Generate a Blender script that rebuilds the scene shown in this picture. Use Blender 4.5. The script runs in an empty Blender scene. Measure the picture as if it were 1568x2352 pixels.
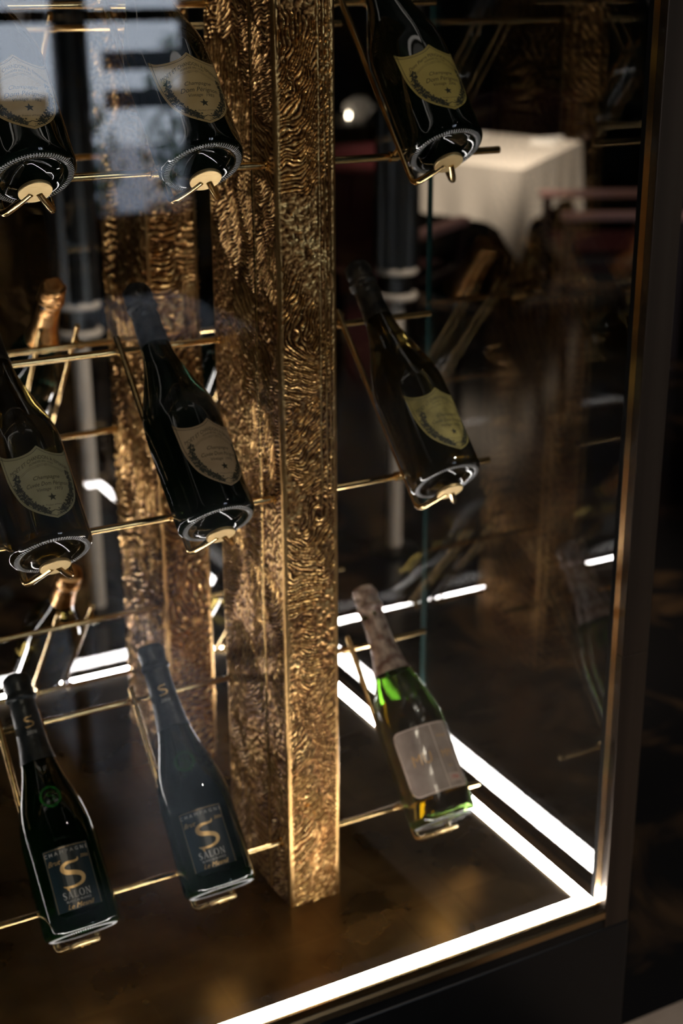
import bpy, bmesh, math, random
import numpy as np
from mathutils import Vector, Matrix, noise
random.seed(7)
rng = np.random.default_rng(7)
SC = bpy.context.scene
COL = SC.collection
PI = math.pi

# ------------------------------------------------------------------ camera
cam_d = bpy.data.cameras.new('camera')
cam = bpy.data.objects.new('camera', cam_d)
COL.objects.link(cam)
SC.camera = cam
cam_d.sensor_fit = 'VERTICAL'
cam_d.sensor_height = 36.0
cam_d.lens = 50.0
cam_d.clip_start = 0.02
CAM = Vector((-1.0397, -1.2364, 1.1113))
_yaw, _pit, _rol = 0.4915, 0.3520, -0.0054
_f = Vector((math.sin(_yaw)*math.cos(_pit), math.cos(_yaw)*math.cos(_pit), -math.sin(_pit)))
_r = Vector((math.cos(_yaw), -math.sin(_yaw), 0))
_u = _r.cross(_f)
_r2 = math.cos(_rol)*_r + math.sin(_rol)*_u
_u2 = -math.sin(_rol)*_r + math.cos(_rol)*_u
cam.matrix_world = Matrix(((_r2.x, _u2.x, -_f.x, CAM.x), (_r2.y, _u2.y, -_f.y, CAM.y), (_r2.z, _u2.z, -_f.z, CAM.z), (0, 0, 0, 1)))
cam_d.dof.use_dof = True
cam_d.dof.focus_distance = 1.36
cam_d.dof.aperture_fstop = 4.2

# ------------------------------------------------------------------ world, exposure, lights
W = bpy.data.worlds.new('daylight'); SC.world = W; W.use_nodes = True
bg = W.node_tree.nodes['Background']
bg.inputs[0].default_value = (0.78, 0.85, 1.0, 1)
bg.inputs[1].default_value = 6.5
SC.view_settings.view_transform = 'Standard'
SC.view_settings.look = 'None'
SC.view_settings.gamma = 1.0
SC.view_settings.use_curve_mapping = False
SC.view_settings.exposure = 0.0
SC.cycles.max_bounces = 10
SC.cycles.use_adaptive_sampling = True
SC.cycles.adaptive_threshold = 0.02
SC.cycles.glossy_bounces = 6
SC.cycles.transmission_bounces = 8
SC.cycles.transparent_max_bounces = 12
SC.cycles.diffuse_bounces = 3
SC.cycles.caustics_refractive = False
SC.cycles.caustics_reflective = True
SC.cycles.sample_clamp_indirect = 4.0
SC.cycles.blur_glossy = 0.3
LED_POWER = 50.0
LED_TOP = 2.0

def lamp(name, kind, loc, energy, color, size=0.1, target=None, spot=None, blend=0.5):
    d = bpy.data.lights.new(name, kind); d.energy = energy; d.color = color
    if kind == 'AREA': d.size = size
    else: d.shadow_soft_size = size
    if spot: d.spot_size = spot; d.spot_blend = blend
    o = bpy.data.objects.new(name, d); COL.objects.link(o); o.location = loc
    if target is not None:
        o.rotation_euler = (Vector(target) - Vector(loc)).to_track_quat('-Z', 'Y').to_euler()
    return o

# ------------------------------------------------------------------ materials
MATS = {}
def nodes_of(m): return m.node_tree.nodes, m.node_tree.links
def mat(name, col, rough=0.5, metal=0.0, trans=0.0, ior=1.5, spec=None, coat=0.0):
    m = bpy.data.materials.new(name); m.use_nodes = True
    b = m.node_tree.nodes['Principled BSDF']
    b.inputs['Base Color'].default_value = (*col, 1)
    b.inputs['Roughness'].default_value = rough
    b.inputs['Metallic'].default_value = metal
    b.inputs['Transmission Weight'].default_value = trans
    b.inputs['IOR'].default_value = ior
    if spec is not None: b.inputs['Specular IOR Level'].default_value = spec
    if coat: b.inputs['Coat Weight'].default_value = coat; b.inputs['Coat Roughness'].default_value = 0.03
    MATS[name] = m
    return m
def noisy(m, c1, c2, scale=20, detail=5, lo=0.35, hi=0.65, bump=0.0, bscale=None, bdist=0.001, rough=None, stretch=None, coord='Object'):
    n, l = nodes_of(m); b = n['Principled BSDF']
    tc = n.new('ShaderNodeTexCoord'); src = tc.outputs[coord]
    if stretch:
        mp = n.new('ShaderNodeMapping'); mp.inputs['Scale'].default_value = stretch
        l.new(src, mp.inputs['Vector']); src = mp.outputs[0]
    t = n.new('ShaderNodeTexNoise'); t.inputs['Scale'].default_value = scale; t.inputs['Detail'].default_value = detail
    l.new(src, t.inputs['Vector'])
    r = n.new('ShaderNodeValToRGB')
    r.color_ramp.elements[0].position = lo; r.color_ramp.elements[0].color = (*c1, 1)
    r.color_ramp.elements[1].position = hi; r.color_ramp.elements[1].color = (*c2, 1)
    l.new(t.outputs[0], r.inputs[0]); l.new(r.outputs[0], b.inputs['Base Color'])
    if rough:
        mr = n.new('ShaderNodeMapRange'); mr.inputs['To Min'].default_value = rough[0]; mr.inputs['To Max'].default_value = rough[1]
        mr.inputs['From Min'].default_value = 0.3; mr.inputs['From Max'].default_value = 0.7
        l.new(t.outputs[0], mr.inputs['Value']); l.new(mr.outputs[0], b.inputs['Roughness'])
    if bump:
        t2 = n.new('ShaderNodeTexNoise'); t2.inputs['Scale'].default_value = bscale or scale*3; t2.inputs['Detail'].default_value = 4
        l.new(src, t2.inputs['Vector'])
        bp = n.new('ShaderNodeBump'); bp.inputs['Strength'].default_value = bump; bp.inputs['Distance'].default_value = bdist
        l.new(t2.outputs[0], bp.inputs['Height']); l.new(bp.outputs[0], b.inputs['Normal'])
    return m
def emit(name, col, s):
    m = bpy.data.materials.new(name); m.use_nodes = True
    n, l = nodes_of(m); n.clear()
    e = n.new('ShaderNodeEmission'); e.inputs[0].default_value = (*col, 1); e.inputs[1].default_value = s
    o = n.new('ShaderNodeOutputMaterial'); l.new(e.outputs[0], o.inputs[0])
    MATS[name] = m; return m

BRASS = mat('brushed_brass', (0.74, 0.52, 0.24), 0.17, 1.0)
noisy(BRASS, (0.66, 0.45, 0.19), (0.80, 0.58, 0.28), 60, 3, bump=0.12, bscale=400, bdist=0.0004)
DISC = mat('satin_brass', (0.83, 0.64, 0.34), 0.42, 1.0)
noisy(DISC, (0.80, 0.58, 0.27), (0.90, 0.70, 0.37), 90, 3, bump=0.25, bscale=120, bdist=0.0005, stretch=(1, 22, 1))
BRONZE = mat('cast_bronze', (0.55, 0.32, 0.12), 0.36, 1.0)
n, l = nodes_of(BRONZE); b = n['Principled BSDF']
at = n.new('ShaderNodeAttribute'); at.attribute_name = 'relief'          # polished ridges, dark patina left in the gouges
rp = n.new('ShaderNodeValToRGB'); e = rp.color_ramp.elements
e[0].position = 0.08; e[0].color = (0.095, 0.038, 0.012, 1); e[1].position = 0.74; e[1].color = (0.84, 0.55, 0.22, 1)
x_ = e.new(0.40); x_.color = (0.40, 0.20, 0.066, 1)
tc = n.new('ShaderNodeTexCoord'); t = n.new('ShaderNodeTexNoise'); t.inputs['Scale'].default_value = 12; t.inputs['Detail'].default_value = 7
l.new(tc.outputs['Object'], t.inputs['Vector'])
ma = n.new('ShaderNodeMath'); ma.operation = 'MULTIPLY_ADD'; ma.inputs[1].default_value = 0.55; l.new(t.outputs[0], ma.inputs[0])
mb = n.new('ShaderNodeMath'); mb.operation = 'SUBTRACT'; mb.inputs[1].default_value = 0.275; l.new(at.outputs['Fac'], mb.inputs[0]); l.new(mb.outputs[0], ma.inputs[2])
l.new(ma.outputs[0], rp.inputs[0]); l.new(rp.outputs[0], b.inputs['Base Color'])
mr = n.new('ShaderNodeMapRange'); mr.inputs['To Min'].default_value = 0.46; mr.inputs['To Max'].default_value = 0.24; l.new(at.outputs['Fac'], mr.inputs['Value']); l.new(mr.outputs[0], b.inputs['Roughness'])
t2 = n.new('ShaderNodeTexNoise'); t2.inputs['Scale'].default_value = 420; t2.inputs['Detail'].default_value = 4; l.new(tc.outputs['Object'], t2.inputs['Vector'])
bp = n.new('ShaderNodeBump'); bp.inputs['Strength'].default_value = 0.45; bp.inputs['Distance'].default_value = 0.0006; l.new(t2.outputs[0], bp.inputs['Height']); l.new(bp.outputs[0], b.inputs['Normal'])
DARKMETAL = mat('dark_bronze_frame', (0.10, 0.075, 0.055), 0.34, 0.85)
noisy(DARKMETAL, (0.085, 0.065, 0.05), (0.13, 0.10, 0.075), 30, 3, bump=0.15, bscale=300, bdist=0.0003, stretch=(1, 1, 0.03))
REVEAL = mat('polished_bronze_reveal', (0.60, 0.40, 0.20), 0.22, 1.0)
BLACK = mat('black_lacquer', (0.003, 0.0035, 0.004), 0.30)
RUBBER = mat('black_rubber_seal', (0.004, 0.004, 0.004), 0.9, spec=0.05)
def thin(name, tint, ior, rough=0.0):
    # thin clear sheet: straight-through transmission plus Fresnel reflection on both faces
    m = bpy.data.materials.new(name); m.use_nodes = True
    n, l = nodes_of(m); n.clear()
    g = n.new('ShaderNodeNewGeometry'); mx = n.new('ShaderNodeMix'); mx.data_type = 'FLOAT'
    l.new(g.outputs['Backfacing'], mx.inputs[0]); mx.inputs[2].default_value = ior; mx.inputs[3].default_value = 1/ior
    fr = n.new('ShaderNodeFresnel'); l.new(mx.outputs[0], fr.inputs['IOR'])
    tr = n.new('ShaderNodeBsdfTransparent'); tr.inputs[0].default_value = (*tint, 1)
    gl = n.new('ShaderNodeBsdfGlossy'); gl.inputs['Roughness'].default_value = rough
    ms = n.new('ShaderNodeMixShader'); l.new(fr.outputs[0], ms.inputs[0]); l.new(tr.outputs[0], ms.inputs[1]); l.new(gl.outputs[0], ms.inputs[2])
    o = n.new('ShaderNodeOutputMaterial'); l.new(ms.outputs[0], o.inputs[0])
    MATS[name] = m; return m
GLASS = thin('clear_glass', (0.985, 0.995, 0.99), 1.5)
GLASS_SIDE = thin('coated_side_glass', (0.98, 0.99, 0.985), 2.15)
GLASS_BACK = thin('coated_back_glass', (0.98, 0.99, 0.985), 1.75)
EDGE = mat('green_glass_edge', (0.045, 0.125, 0.125), 0.12, 0.0, 0.35, 1.5)
LED = emit('led_diffuser', (1.0, 0.93, 0.90), LED_POWER)
LEDT = emit('led_diffuser_top', (1.0, 0.90, 0.80), LED_TOP)
DG = mat('dark_bottle_glass', (0.004, 0.010, 0.006), 0.025, 0.0, 0.55, 1.5)
DGG = mat('deep_green_glass', (0.0014, 0.016, 0.003), 0.02, 0.0, 0.8, 1.5)
AMB = mat('brown_green_glass', (0.060, 0.045, 0.012), 0.02, 0.0, 0.9, 1.5)
CLR = mat('light_green_glass', (0.34, 0.60, 0.14), 0.02, 0.0, 1.0, 1.5)
WINE = mat('amber_wine', (0.95, 0.17, 0.015), 0.0, 0.0, 1.0, 1.34)
KNURL = mat('scuffed_knurl_glints', (0.34, 0.34, 0.33), 0.22, 0.0)  # scuffed ridges, colour paled to stand in for bright glints
FOILK = mat('black_foil', (0.010, 0.013, 0.014), 0.34, 0.25)
noisy(FOILK, (0.008, 0.011, 0.012), (0.03, 0.034, 0.034), 60, 4, bump=0.5, bscale=90, bdist=0.002)
FOILD = mat('tarnished_dark_foil', (0.04, 0.04, 0.035), 0.4, 0.4)
noisy(FOILD, (0.012, 0.013, 0.013), (0.075, 0.068, 0.055), 55, 6, 0.42, 0.7, bump=0.8, bscale=80, bdist=0.003)
FOILB = mat('mottled_beige_foil', (0.32, 0.25, 0.18), 0.42, 0.25)
noisy(FOILB, (0.26, 0.15, 0.12), (0.80, 0.66, 0.54), 70, 6, 0.38, 0.62, bump=0.7, bscale=90, bdist=0.003)
FOILG = mat('copper_gold_foil', (0.80, 0.42, 0.14), 0.28, 1.0)
noisy(FOILG, (0.62, 0.28, 0.08), (0.92, 0.55, 0.22), 60, 4, bump=0.8, bscale=70, bdist=0.003)
INK = mat('dark_green_ink', (0.030, 0.034, 0.022), 0.7)
GOLDINK = mat('gold_print', (0.66, 0.44, 0.20), 0.38, 0.75)
SILVINK = mat('pale_print', (0.52, 0.50, 0.47), 0.5)
REDINK = mat('red_print', (0.50, 0.05, 0.04), 0.6)
TEALP = mat('black_teal_paper', (0.006, 0.016, 0.020), 0.32)
def paper(name, a, b, lo=0.35, hi=0.7, sc=22):
    m = mat(name, a, 0.62); noisy(m, a, b, sc, 8, lo, hi, bump=0.15, bscale=500, bdist=0.0003); return m
P_YEL = paper('yellow_olive_paper', (0.44, 0.34, 0.085), (0.56, 0.44, 0.13))
P_OLD = paper('stained_olive_paper', (0.20, 0.17, 0.045), (0.46, 0.38, 0.12), 0.34, 0.6, 40)
P_TAN = paper('tan_paper', (0.47, 0.33, 0.13), (0.58, 0.43, 0.21))
P_BEI = paper('aged_beige_paper', (0.40, 0.28, 0.155), (0.52, 0.38, 0.23))
P_GRY = paper('grey_olive_paper', (0.33, 0.31, 0.17), (0.44, 0.41, 0.25))
P_BRN = paper('worn_taupe_label', (0.22, 0.165, 0.135), (0.46, 0.37, 0.31), 0.3, 0.7, 35)
P_PAL = mat('pale_vintage_box', (0.55, 0.42, 0.34), 0.6)
CREAML = mat('cream_line', (0.85, 0.66, 0.54), 0.6)
FILM = thin('crumpled_film', (0.97, 0.97, 0.97), 1.62, 0.16)
CLOTH = mat('white_linen', (0.74, 0.68, 0.62), 0.85)
NAPKIN = mat('napkin_linen', (0.82, 0.80, 0.78), 0.85)
CHAIR_RED = mat('burgundy_velvet', (0.075, 0.006, 0.010), 0.7)
ROSE = mat('dusty_rose_wood', (0.62, 0.36, 0.34), 0.45)
STEEL = mat('polished_steel', (0.62, 0.62, 0.62), 0.22, 1.0)
PALE = mat('pale_post_paint', (0.72, 0.66, 0.60), 0.55)
DRUM = mat('smoked_fluted_metal', (0.07, 0.075, 0.08), 0.30, 0.9)
WALLM = mat('dark_plaster', (0.012, 0.011, 0.011), 0.8)
CEILM = mat('black_ceiling', (0.010, 0.010, 0.010), 0.9)
FRAMEW = mat('dark_window_frame', (0.012, 0.012, 0.015), 0.5)
LEAF = mat('plant_leaf', (0.02, 0.10, 0.03), 0.5)
POT = mat('grey_planter', (0.10, 0.11, 0.13), 0.6)
CANDLE = emit('candle_flame', (1.0, 0.80, 0.60), 55.0)
CERAM = mat('white_ceramic', (0.8, 0.78, 0.76), 0.2)
PAVING = mat('pale_paving', (0.40, 0.41, 0.45), 0.8)

def marble(name, base, vein, s1, pos, rough):
    m = mat(name, base, rough)
    n, l = nodes_of(m); b = n['Principled BSDF']
    tc = n.new('ShaderNodeTexCoord')
    t = n.new('ShaderNodeTexNoise'); t.inputs['Scale'].default_value = s1; t.inputs['Detail'].default_value = 7; t.inputs['Distortion'].default_value = 1.6
    l.new(tc.outputs['Object'], t.inputs['Vector'])
    r = n.new('ShaderNodeValToRGB'); e = r.color_ramp.elements
    e[0].position = pos; e[0].color = (*base, 1); e[1].position = pos+0.16; e[1].color = (*vein, 1)
    l.new(t.outputs[0], r.inputs[0]); l.new(r.outputs[0], b.inputs['Base Color'])
    return m
MARB = marble('dark_veined_marble', (0.010, 0.010, 0.011), (0.060, 0.038, 0.022), 3.4, 0.52, 0.16)
PFLOOR = marble('pale_stone_floor', (0.34, 0.28, 0.23), (0.42, 0.35, 0.29), 5, 0.4, 0.35)

# gold-leaf patina for the cabinet floor: squares of slightly different leaf, worn
LEAFM = mat('gold_leaf_patina', (0.2, 0.13, 0.05), 0.34, 0.9)
n, l = nodes_of(LEAFM); b = n['Principled BSDF']
tc = n.new('ShaderNodeTexCoord')
br = n.new('ShaderNodeTexBrick'); br.offset = 0.0
br.inputs['Color1'].default_value = (0.15, 0.100, 0.044, 1); br.inputs['Color2'].default_value = (0.20, 0.135, 0.060, 1); br.inputs['Mortar'].default_value = (0.17, 0.113, 0.050, 1)
br.inputs['Scale'].default_value = 1.0; br.inputs['Mortar Size'].default_value = 0.0015; br.inputs['Brick Width'].default_value = 0.085; br.inputs['Row Height'].default_value = 0.085
l.new(tc.outputs['Object'], br.inputs['Vector'])
t = n.new('ShaderNodeTexNoise'); t.inputs['Scale'].default_value = 9; t.inputs['Detail'].default_value = 8
l.new(tc.outputs['Object'], t.inputs['Vector'])
mx = n.new('ShaderNodeMix'); mx.data_type = 'RGBA'; mx.blend_type = 'MULTIPLY'; mx.inputs[0].default_value = 0.8
rr = n.new('ShaderNodeValToRGB'); rr.color_ramp.elements[0].position = 0.3; rr.color_ramp.elements[0].color = (0.5, 0.45, 0.4, 1); rr.color_ramp.elements[1].position = 0.7; rr.color_ramp.elements[1].color = (1.6, 1.6, 1.6, 1)
l.new(t.outputs[0], rr.inputs[0]); l.new(br.outputs['Color'], mx.inputs[6]); l.new(rr.outputs[0], mx.inputs[7]); l.new(mx.outputs[2], b.inputs['Base Color'])
mr = n.new('ShaderNodeMapRange'); mr.inputs['From Min'].default_value = 0.3; mr.inputs['From Max'].default_value = 0.7; mr.inputs['To Min'].default_value = 0.20; mr.inputs['To Max'].default_value = 0.42
l.new(t.outputs[0], mr.inputs['Value']); l.new(mr.outputs[0], b.inputs['Roughness'])

# ------------------------------------------------------------------ object helpers
def link(name, me, material=None, parent=None, smooth=False):
    o = bpy.data.objects.new(name, me); COL.objects.link(o)
    if material is not None:
        for m in (material if isinstance(material, (list, tuple)) else [material]): me.materials.append(m)
    if parent: o.parent = parent
    if smooth: me.shade_smooth(); me.set_sharp_from_angle(angle=math.radians(50))
    return o
def obj(name, bm, material=None, parent=None, smooth=False, bevel=0.0):
    bmesh.ops.recalc_face_normals(bm, faces=bm.faces[:])
    me = bpy.data.meshes.new(name); bm.to_mesh(me); bm.free()
    o = link(name, me, material, parent, smooth)
    if bevel:
        md = o.modifiers.new('bevel', 'BEVEL'); md.width = bevel; md.segments = 2; md.limit_method = 'ANGLE'
    return o
def tag(o, label=None, cat=None, group=None, kind=None):
    if label: o['label'] = label
    if cat: o['category'] = cat
    if group: o['group'] = group
    if kind: o['kind'] = kind
    return o
def thing(name, label, cat, loc=(0, 0, 0), group=None, rot=(0, 0, 0)):
    o = bpy.data.objects.new(name, None); COL.objects.link(o)
    o.empty_display_size = 0.05
    o.location = loc; o.rotation_euler = rot
    return tag(o, label, cat, group)
def add_box(bm, lo, hi):
    x0, y0, z0 = lo; x1, y1, z1 = hi
    v = [bm.verts.new(p) for p in ((x0,y0,z0),(x1,y0,z0),(x1,y1,z0),(x0,y1,z0),(x0,y0,z1),(x1,y0,z1),(x1,y1,z1),(x0,y1,z1))]
    for f in ((0,3,2,1),(4,5,6,7),(0,1,5,4),(1,2,6,5),(2,3,7,6),(3,0,4,7)): bm.faces.new([v[i] for i in f])
def box(name, lo, hi, m, parent=None, bevel=0.0):
    bm = bmesh.new(); add_box(bm, lo, hi); return obj(name, bm, m, parent, bevel=bevel)
def add_tube(bm, pts, r, seg=16, cap=True):
    pts = [Vector(p) for p in pts]
    rs = r if isinstance(r, (list, tuple)) else [r]*len(pts)
    rings = []; prev = None
    for i, p in enumerate(pts):
        d = (pts[min(i+1, len(pts)-1)] - pts[max(i-1, 0)]).normalized()
        if prev is None:
            a = Vector((0, 0, 1)) if abs(d.z) < 0.9 else Vector((1, 0, 0))
            u = d.cross(a).normalized()
        else: u = (prev - d*prev.dot(d)).normalized()
        prev = u; w = d.cross(u)
        rings.append([bm.verts.new(p + rs[i]*(math.cos(2*PI*k/seg)*u + math.sin(2*PI*k/seg)*w)) for k in range(seg)])
    for a, b2 in zip(rings, rings[1:]):
        for k in range(seg): bm.faces.new((a[k], a[(k+1) % seg], b2[(k+1) % seg], b2[k]))
    if cap: bm.faces.new(rings[0][::-1]); bm.faces.new(rings[-1])
def add_lathe(bm, prof, seg=64, close=True, off=(0, 0, 0)):
    rings = []
    for r, z in prof:
        if r < 1e-6: rings.append([bm.verts.new((off[0], off[1], z+off[2]))])
        else: rings.append([bm.verts.new((r*math.cos(2*PI*k/seg)+off[0], r*math.sin(2*PI*k/seg)+off[1], z+off[2])) for k in range(seg)])
    for a, b2 in zip(rings, rings[1:]):
        for k in range(seg):
            k2 = (k+1) % seg
            if len(a) == 1 and len(b2) == 1: continue
            if len(a) == 1: bm.faces.new((a[0], b2[k2], b2[k]))
            elif len(b2) == 1: bm.faces.new((a[k], a[k2], b2[0]))
            else: bm.faces.new((a[k], a[k2], b2[k2], b2[k]))
def smooth_curve(pts, n=6):
    """Catmull-Rom through control points"""
    P = [np.array(p, float) for p in pts]; P = [2*P[0]-P[1]] + P + [2*P[-1]-P[-2]]
    out = []
    for i in range(1, len(P)-2):
        for k in range(n):
            t = k/n
            out.append(0.5*((2*P[i]) + (-P[i-1]+P[i+1])*t + (2*P[i-1]-5*P[i]+4*P[i+1]-P[i+2])*t*t + (-P[i-1]+3*P[i]-3*P[i+1]+P[i+2])*t**3))
    out.append(P[-2]); return out

# ------------------------------------------------------------------ room shell
XL, XR, YF, YB, ZF, ZC = -5.0, 7.5, -4.5, 9.0, -0.45, 2.7
tag(box('floor', (XL, 0.19, ZF-0.1), (XR, YB, ZF), MARB), kind='structure')
tag(box('floor', (0.13, YF, ZF-0.1), (XR, 0.19, ZF), PFLOOR), kind='structure')
tag(box('floor', (XL, YF, ZF-0.1), (0.13, 0.19, ZF), MARB), kind='structure')
tag(box('ceiling', (XL, YF, ZC), (XR, YB, ZC+0.1), CEILM), kind='structure')
tag(box('wall_back', (XL, YB, ZF), (XR, YB+0.1, ZC), WALLM), kind='structure')
tag(box('wall_left', (XL-0.1, YF, ZF), (XL, YB, ZC), WALLM), kind='structure')
tag(box('wall_right', (XR, YF, ZF), (XR+0.1, YB, ZC), WALLM), kind='structure')
# front wall (behind the photographer) with two tall windows
WIN = [(0.50, 0.77, 0.64, 2.2), (0.865, 1.31, 0.22, 2.2)]
bm = bmesh.new()
xs = [XL] + [v for w in WIN for v in w[:2]] + [XR]
for i in range(0, len(xs), 2): add_box(bm, (xs[i], YF-0.12, ZF), (xs[i+1], YF, ZC))
for x0, x1, z0, z1 in WIN:
    add_box(bm, (x0, YF-0.12, ZF), (x1, YF, z0)); add_box(bm, (x0, YF-0.12, z1), (x1, YF, ZC))
tag(obj('wall_front', bm, WALLM), kind='structure')
for i, (x0, x1, z0, z1) in enumerate(WIN):
    e = bpy.data.objects.new('window_%d' % (i+1), None); COL.objects.link(e); e['kind'] = 'structure'
    e.location = ((x0+x1)/2, YF-0.06, z0)
    def rel(a): return (a[0]-e.location.x, a[1]-e.location.y, a[2]-e.location.z)
    bm = bmesh.new()
    t_ = 0.018
    for lo, hi in (((x0, YF-0.09, z0), (x0+t_, YF-0.03, z1)), ((x1-t_, YF-0.09, z0), (x1, YF-0.03, z1)), ((x0, YF-0.09, z0), (x1, YF-0.03, z0+t_)), ((x0, YF-0.09, z1-t_), (x1, YF-0.03, z1))):
        add_box(bm, rel(lo), rel(hi))
    obj('window_frame', bm, FRAMEW, e)
    bm = bmesh.new(); add_box(bm, rel((x0, YF-0.08, 0.995)), rel((x1, YF-0.04, 1.045)))
    obj('crossbar', bm, FRAMEW, e)
    bm = bmesh.new(); add_box(bm, rel((x0, YF-0.063, z0)), rel((x1, YF-0.057, z1)))
    obj('pane', bm, GLASS, e)
tag(box('ground_terrace', (-6, -14, ZF-0.12), (9, YF-0.12, ZF-0.02), PAVING), kind='structure')
# a planter and a shrub outside, seen only as a soft reflection
def shrub(x, y, h, label):
    t = thing('potted_shrub', label, 'plant', (x, y, ZF-0.02))
    bm = bmesh.new(); add_lathe(bm, [(0, 0), (0.13, 0), (0.17, 0.30), (0.18, 0.32), (0.15, 0.32), (0.14, 0.28), (0, 0.28)], 24); obj('pot', bm, POT, t, True)
    bm = bmesh.new(); rnd = random.Random(3)
    for i in range(420):
        a = rnd.uniform(0, 2*PI); q = rnd.random(); z = 0.30 + (h-0.30)*q; r = 0.22*math.sin(PI*min(0.97, 0.15+q*0.85))*math.sqrt(rnd.random())
        c = Vector((r*math.cos(a), r*math.sin(a), z)); d = Vector((rnd.uniform(-1, 1), rnd.uniform(-1, 1), rnd.uniform(-.3, 1))).normalized(); s = d.cross(Vector((rnd.random(), rnd.random(), rnd.random()))).normalized()
        L = 0.07; bm.faces.new([bm.verts.new(c), bm.verts.new(c+d*L*.5+s*.018), bm.verts.new(c+d*L), bm.verts.new(c+d*L*.5-s*.018)])
    o = obj('foliage', bm, LEAF, t); o['kind'] = 'stuff'
    bm = bmesh.new(); add_tube(bm, [(0, 0, .27), (0.01, 0, h*.8)], .012, 8); obj('stem', bm, POT, t)
shrub(1.80, -7.4, 1.05, 'leafy shrub in a planter outside, left one seen in the wider window')
shrub(2.32, -7.3, 1.30, 'leafy shrub in a planter outside, right one seen in the wider window')
def bench(x, y, wd, h, label):
    t = thing('terrace_bench', label, 'bench', (x, y, ZF-.02))
    for i in range(3): box('slat', (-wd/2, -.18+.13*i, .40), (wd/2, -.07+.13*i, .43), PAVING, t)
    box('back_slat', (-wd/2, -.24, h-.10), (wd/2, -.21, h), POT, t); box('back_slat', (-wd/2, -.24, h-.30), (wd/2, -.21, h-.20), POT, t)
    for sx in (-1, 1): box('leg', (sx*(wd/2-.05)-.03, -.2, 0), (sx*(wd/2-.05)+.03, .2, .3995), POT, t)
bench(2.05, -6.2, .9, 1.28, 'grey slatted bench on the terrace outside the wider window')
bench(1.0, -6.4, .7, 1.05, 'lower grey slatted bench on the terrace outside the narrow window')
def added_pouf(x0, x1, y0, y1, label):  # unseen seats, added for their bluish reflection in the front pane
    t = thing('ottoman', label, 'ottoman', ((x0+x1)/2, (y0+y1)/2, ZF)); a, b2 = (x1-x0)/2, (y1-y0)/2
    box('cushion', (-a, -b2, .38), (a, b2, .44), MATS['pale_blue_wool'], t, .02); box('base', (-a+.01, -b2+.01, .25), (a-.01, b2-.01, .3795), BLACK, t)
    for sx in (-1, 1):
        for sy in (-1, 1):
            bm = bmesh.new(); add_tube(bm, [(sx*(a-.06), sy*(b2-.06), 0), (sx*(a-.06), sy*(b2-.06), .2495)], .018, 10); obj('leg', bm, BLACK, t, True)
mat('pale_blue_wool', (0.78, 0.82, 0.86), 0.7)
added_pouf(-.62, -.13, -2.25, -1.62, 'added pale ottoman in front of the cabinet, there for its reflection')
added_pouf(.55, 1.05, -4.1, -3.3, 'added pale ottoman below the window wall, there for its reflection')

# ------------------------------------------------------------------ display cabinet
w, g, YBk = 0.0188, 0.0178, 0.900
XLc = -1.55                     # inside face of the far left pane
ZT = 1.72
cab = thing('display_cabinet', 'tall glass display cabinet with bronze frame and lit floor holding champagne', 'cabinet', (0, 0, 0))
box('plinth', (XLc-0.05, -0.0385, ZF), (0.024, YBk+0.075, -0.030), BLACK, cab, 0.002)
box('floor_plate', (XLc+w+g, 0.0, -0.010), (-w-g, YBk, 0.0), LEAFM, cab)
box('bottom_tray', (XLc-0.03, -0.0366, -0.0298), (0.0225, YBk+0.05, -0.0102), BLACK, cab)
# lit strips round the floor and round the top
def strips(z0, z1, m, label):
    for nm, lo, hi in (('front', (XLc+g, -w, z0), (-g, 0, z1)), ('back', (XLc+g, YBk, z0), (-g, YBk+w, z1)), ('right', (-w-g, 0.0002, z0), (-g, YBk-0.0002, z1)), ('left', (XLc+g, 0.0002, z0), (XLc+g+w, YBk-0.0002, z1))):
        o = box('light_strip', lo, hi, m, cab); o['label'] = label
strips(-0.006, 0.001, LED, 'glowing white light strip set flush in the cabinet floor')
strips(ZT-0.001, ZT+0.006, LEDT, 'warm white light strip under the cabinet top')
box('top_panel', (XLc-0.05, -0.044, ZT+0.006), (0.024, YBk+0.075, ZT+0.06), DARKMETAL, cab, 0.002)
box('top_panel_lining', (XLc+w+g, 0, ZT), (-w-g, YBk, ZT+0.0058), BLACK, cab)
# bronze lips between strip and glass
for lo, hi in (((-g+0.0002, -w, -0.010), (-0.0022, YBk+w, 0.0005)), ((XLc+0.0022, -w, -0.010), (XLc+g-0.0002, YBk+w, 0.0005)), ((XLc+0.0022, YBk+w+0.0002, -0.010), (-0.0022, YBk+w+0.014, 0.0005)),
               ((XLc, -w-0.0062, -0.010), (0, -w-0.0004, -0.0005))):
    box('floor_lip', lo, hi, REVEAL, cab)
# bottom front rail: bevelled bronze bar outside the pane
bm = bmesh.new()
pr = [(-0.0368, -0.0005), (-0.0395, -0.0040), (-0.0395, -0.0130), (-0.0368, -0.0130)]
A = [bm.verts.new((XLc-0.03, y, z)) for y, z in pr]; B_ = [bm.verts.new((-0.0172, y, z)) for y, z in pr]
for i in range(4): bm.faces.new((A[i], A[(i+1) % 4], B_[(i+1) % 4], B_[i]))
bm.faces.new(A[::-1]); bm.faces.new(B_)
obj('bottom_rail', bm, REVEAL, cab)
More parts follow.
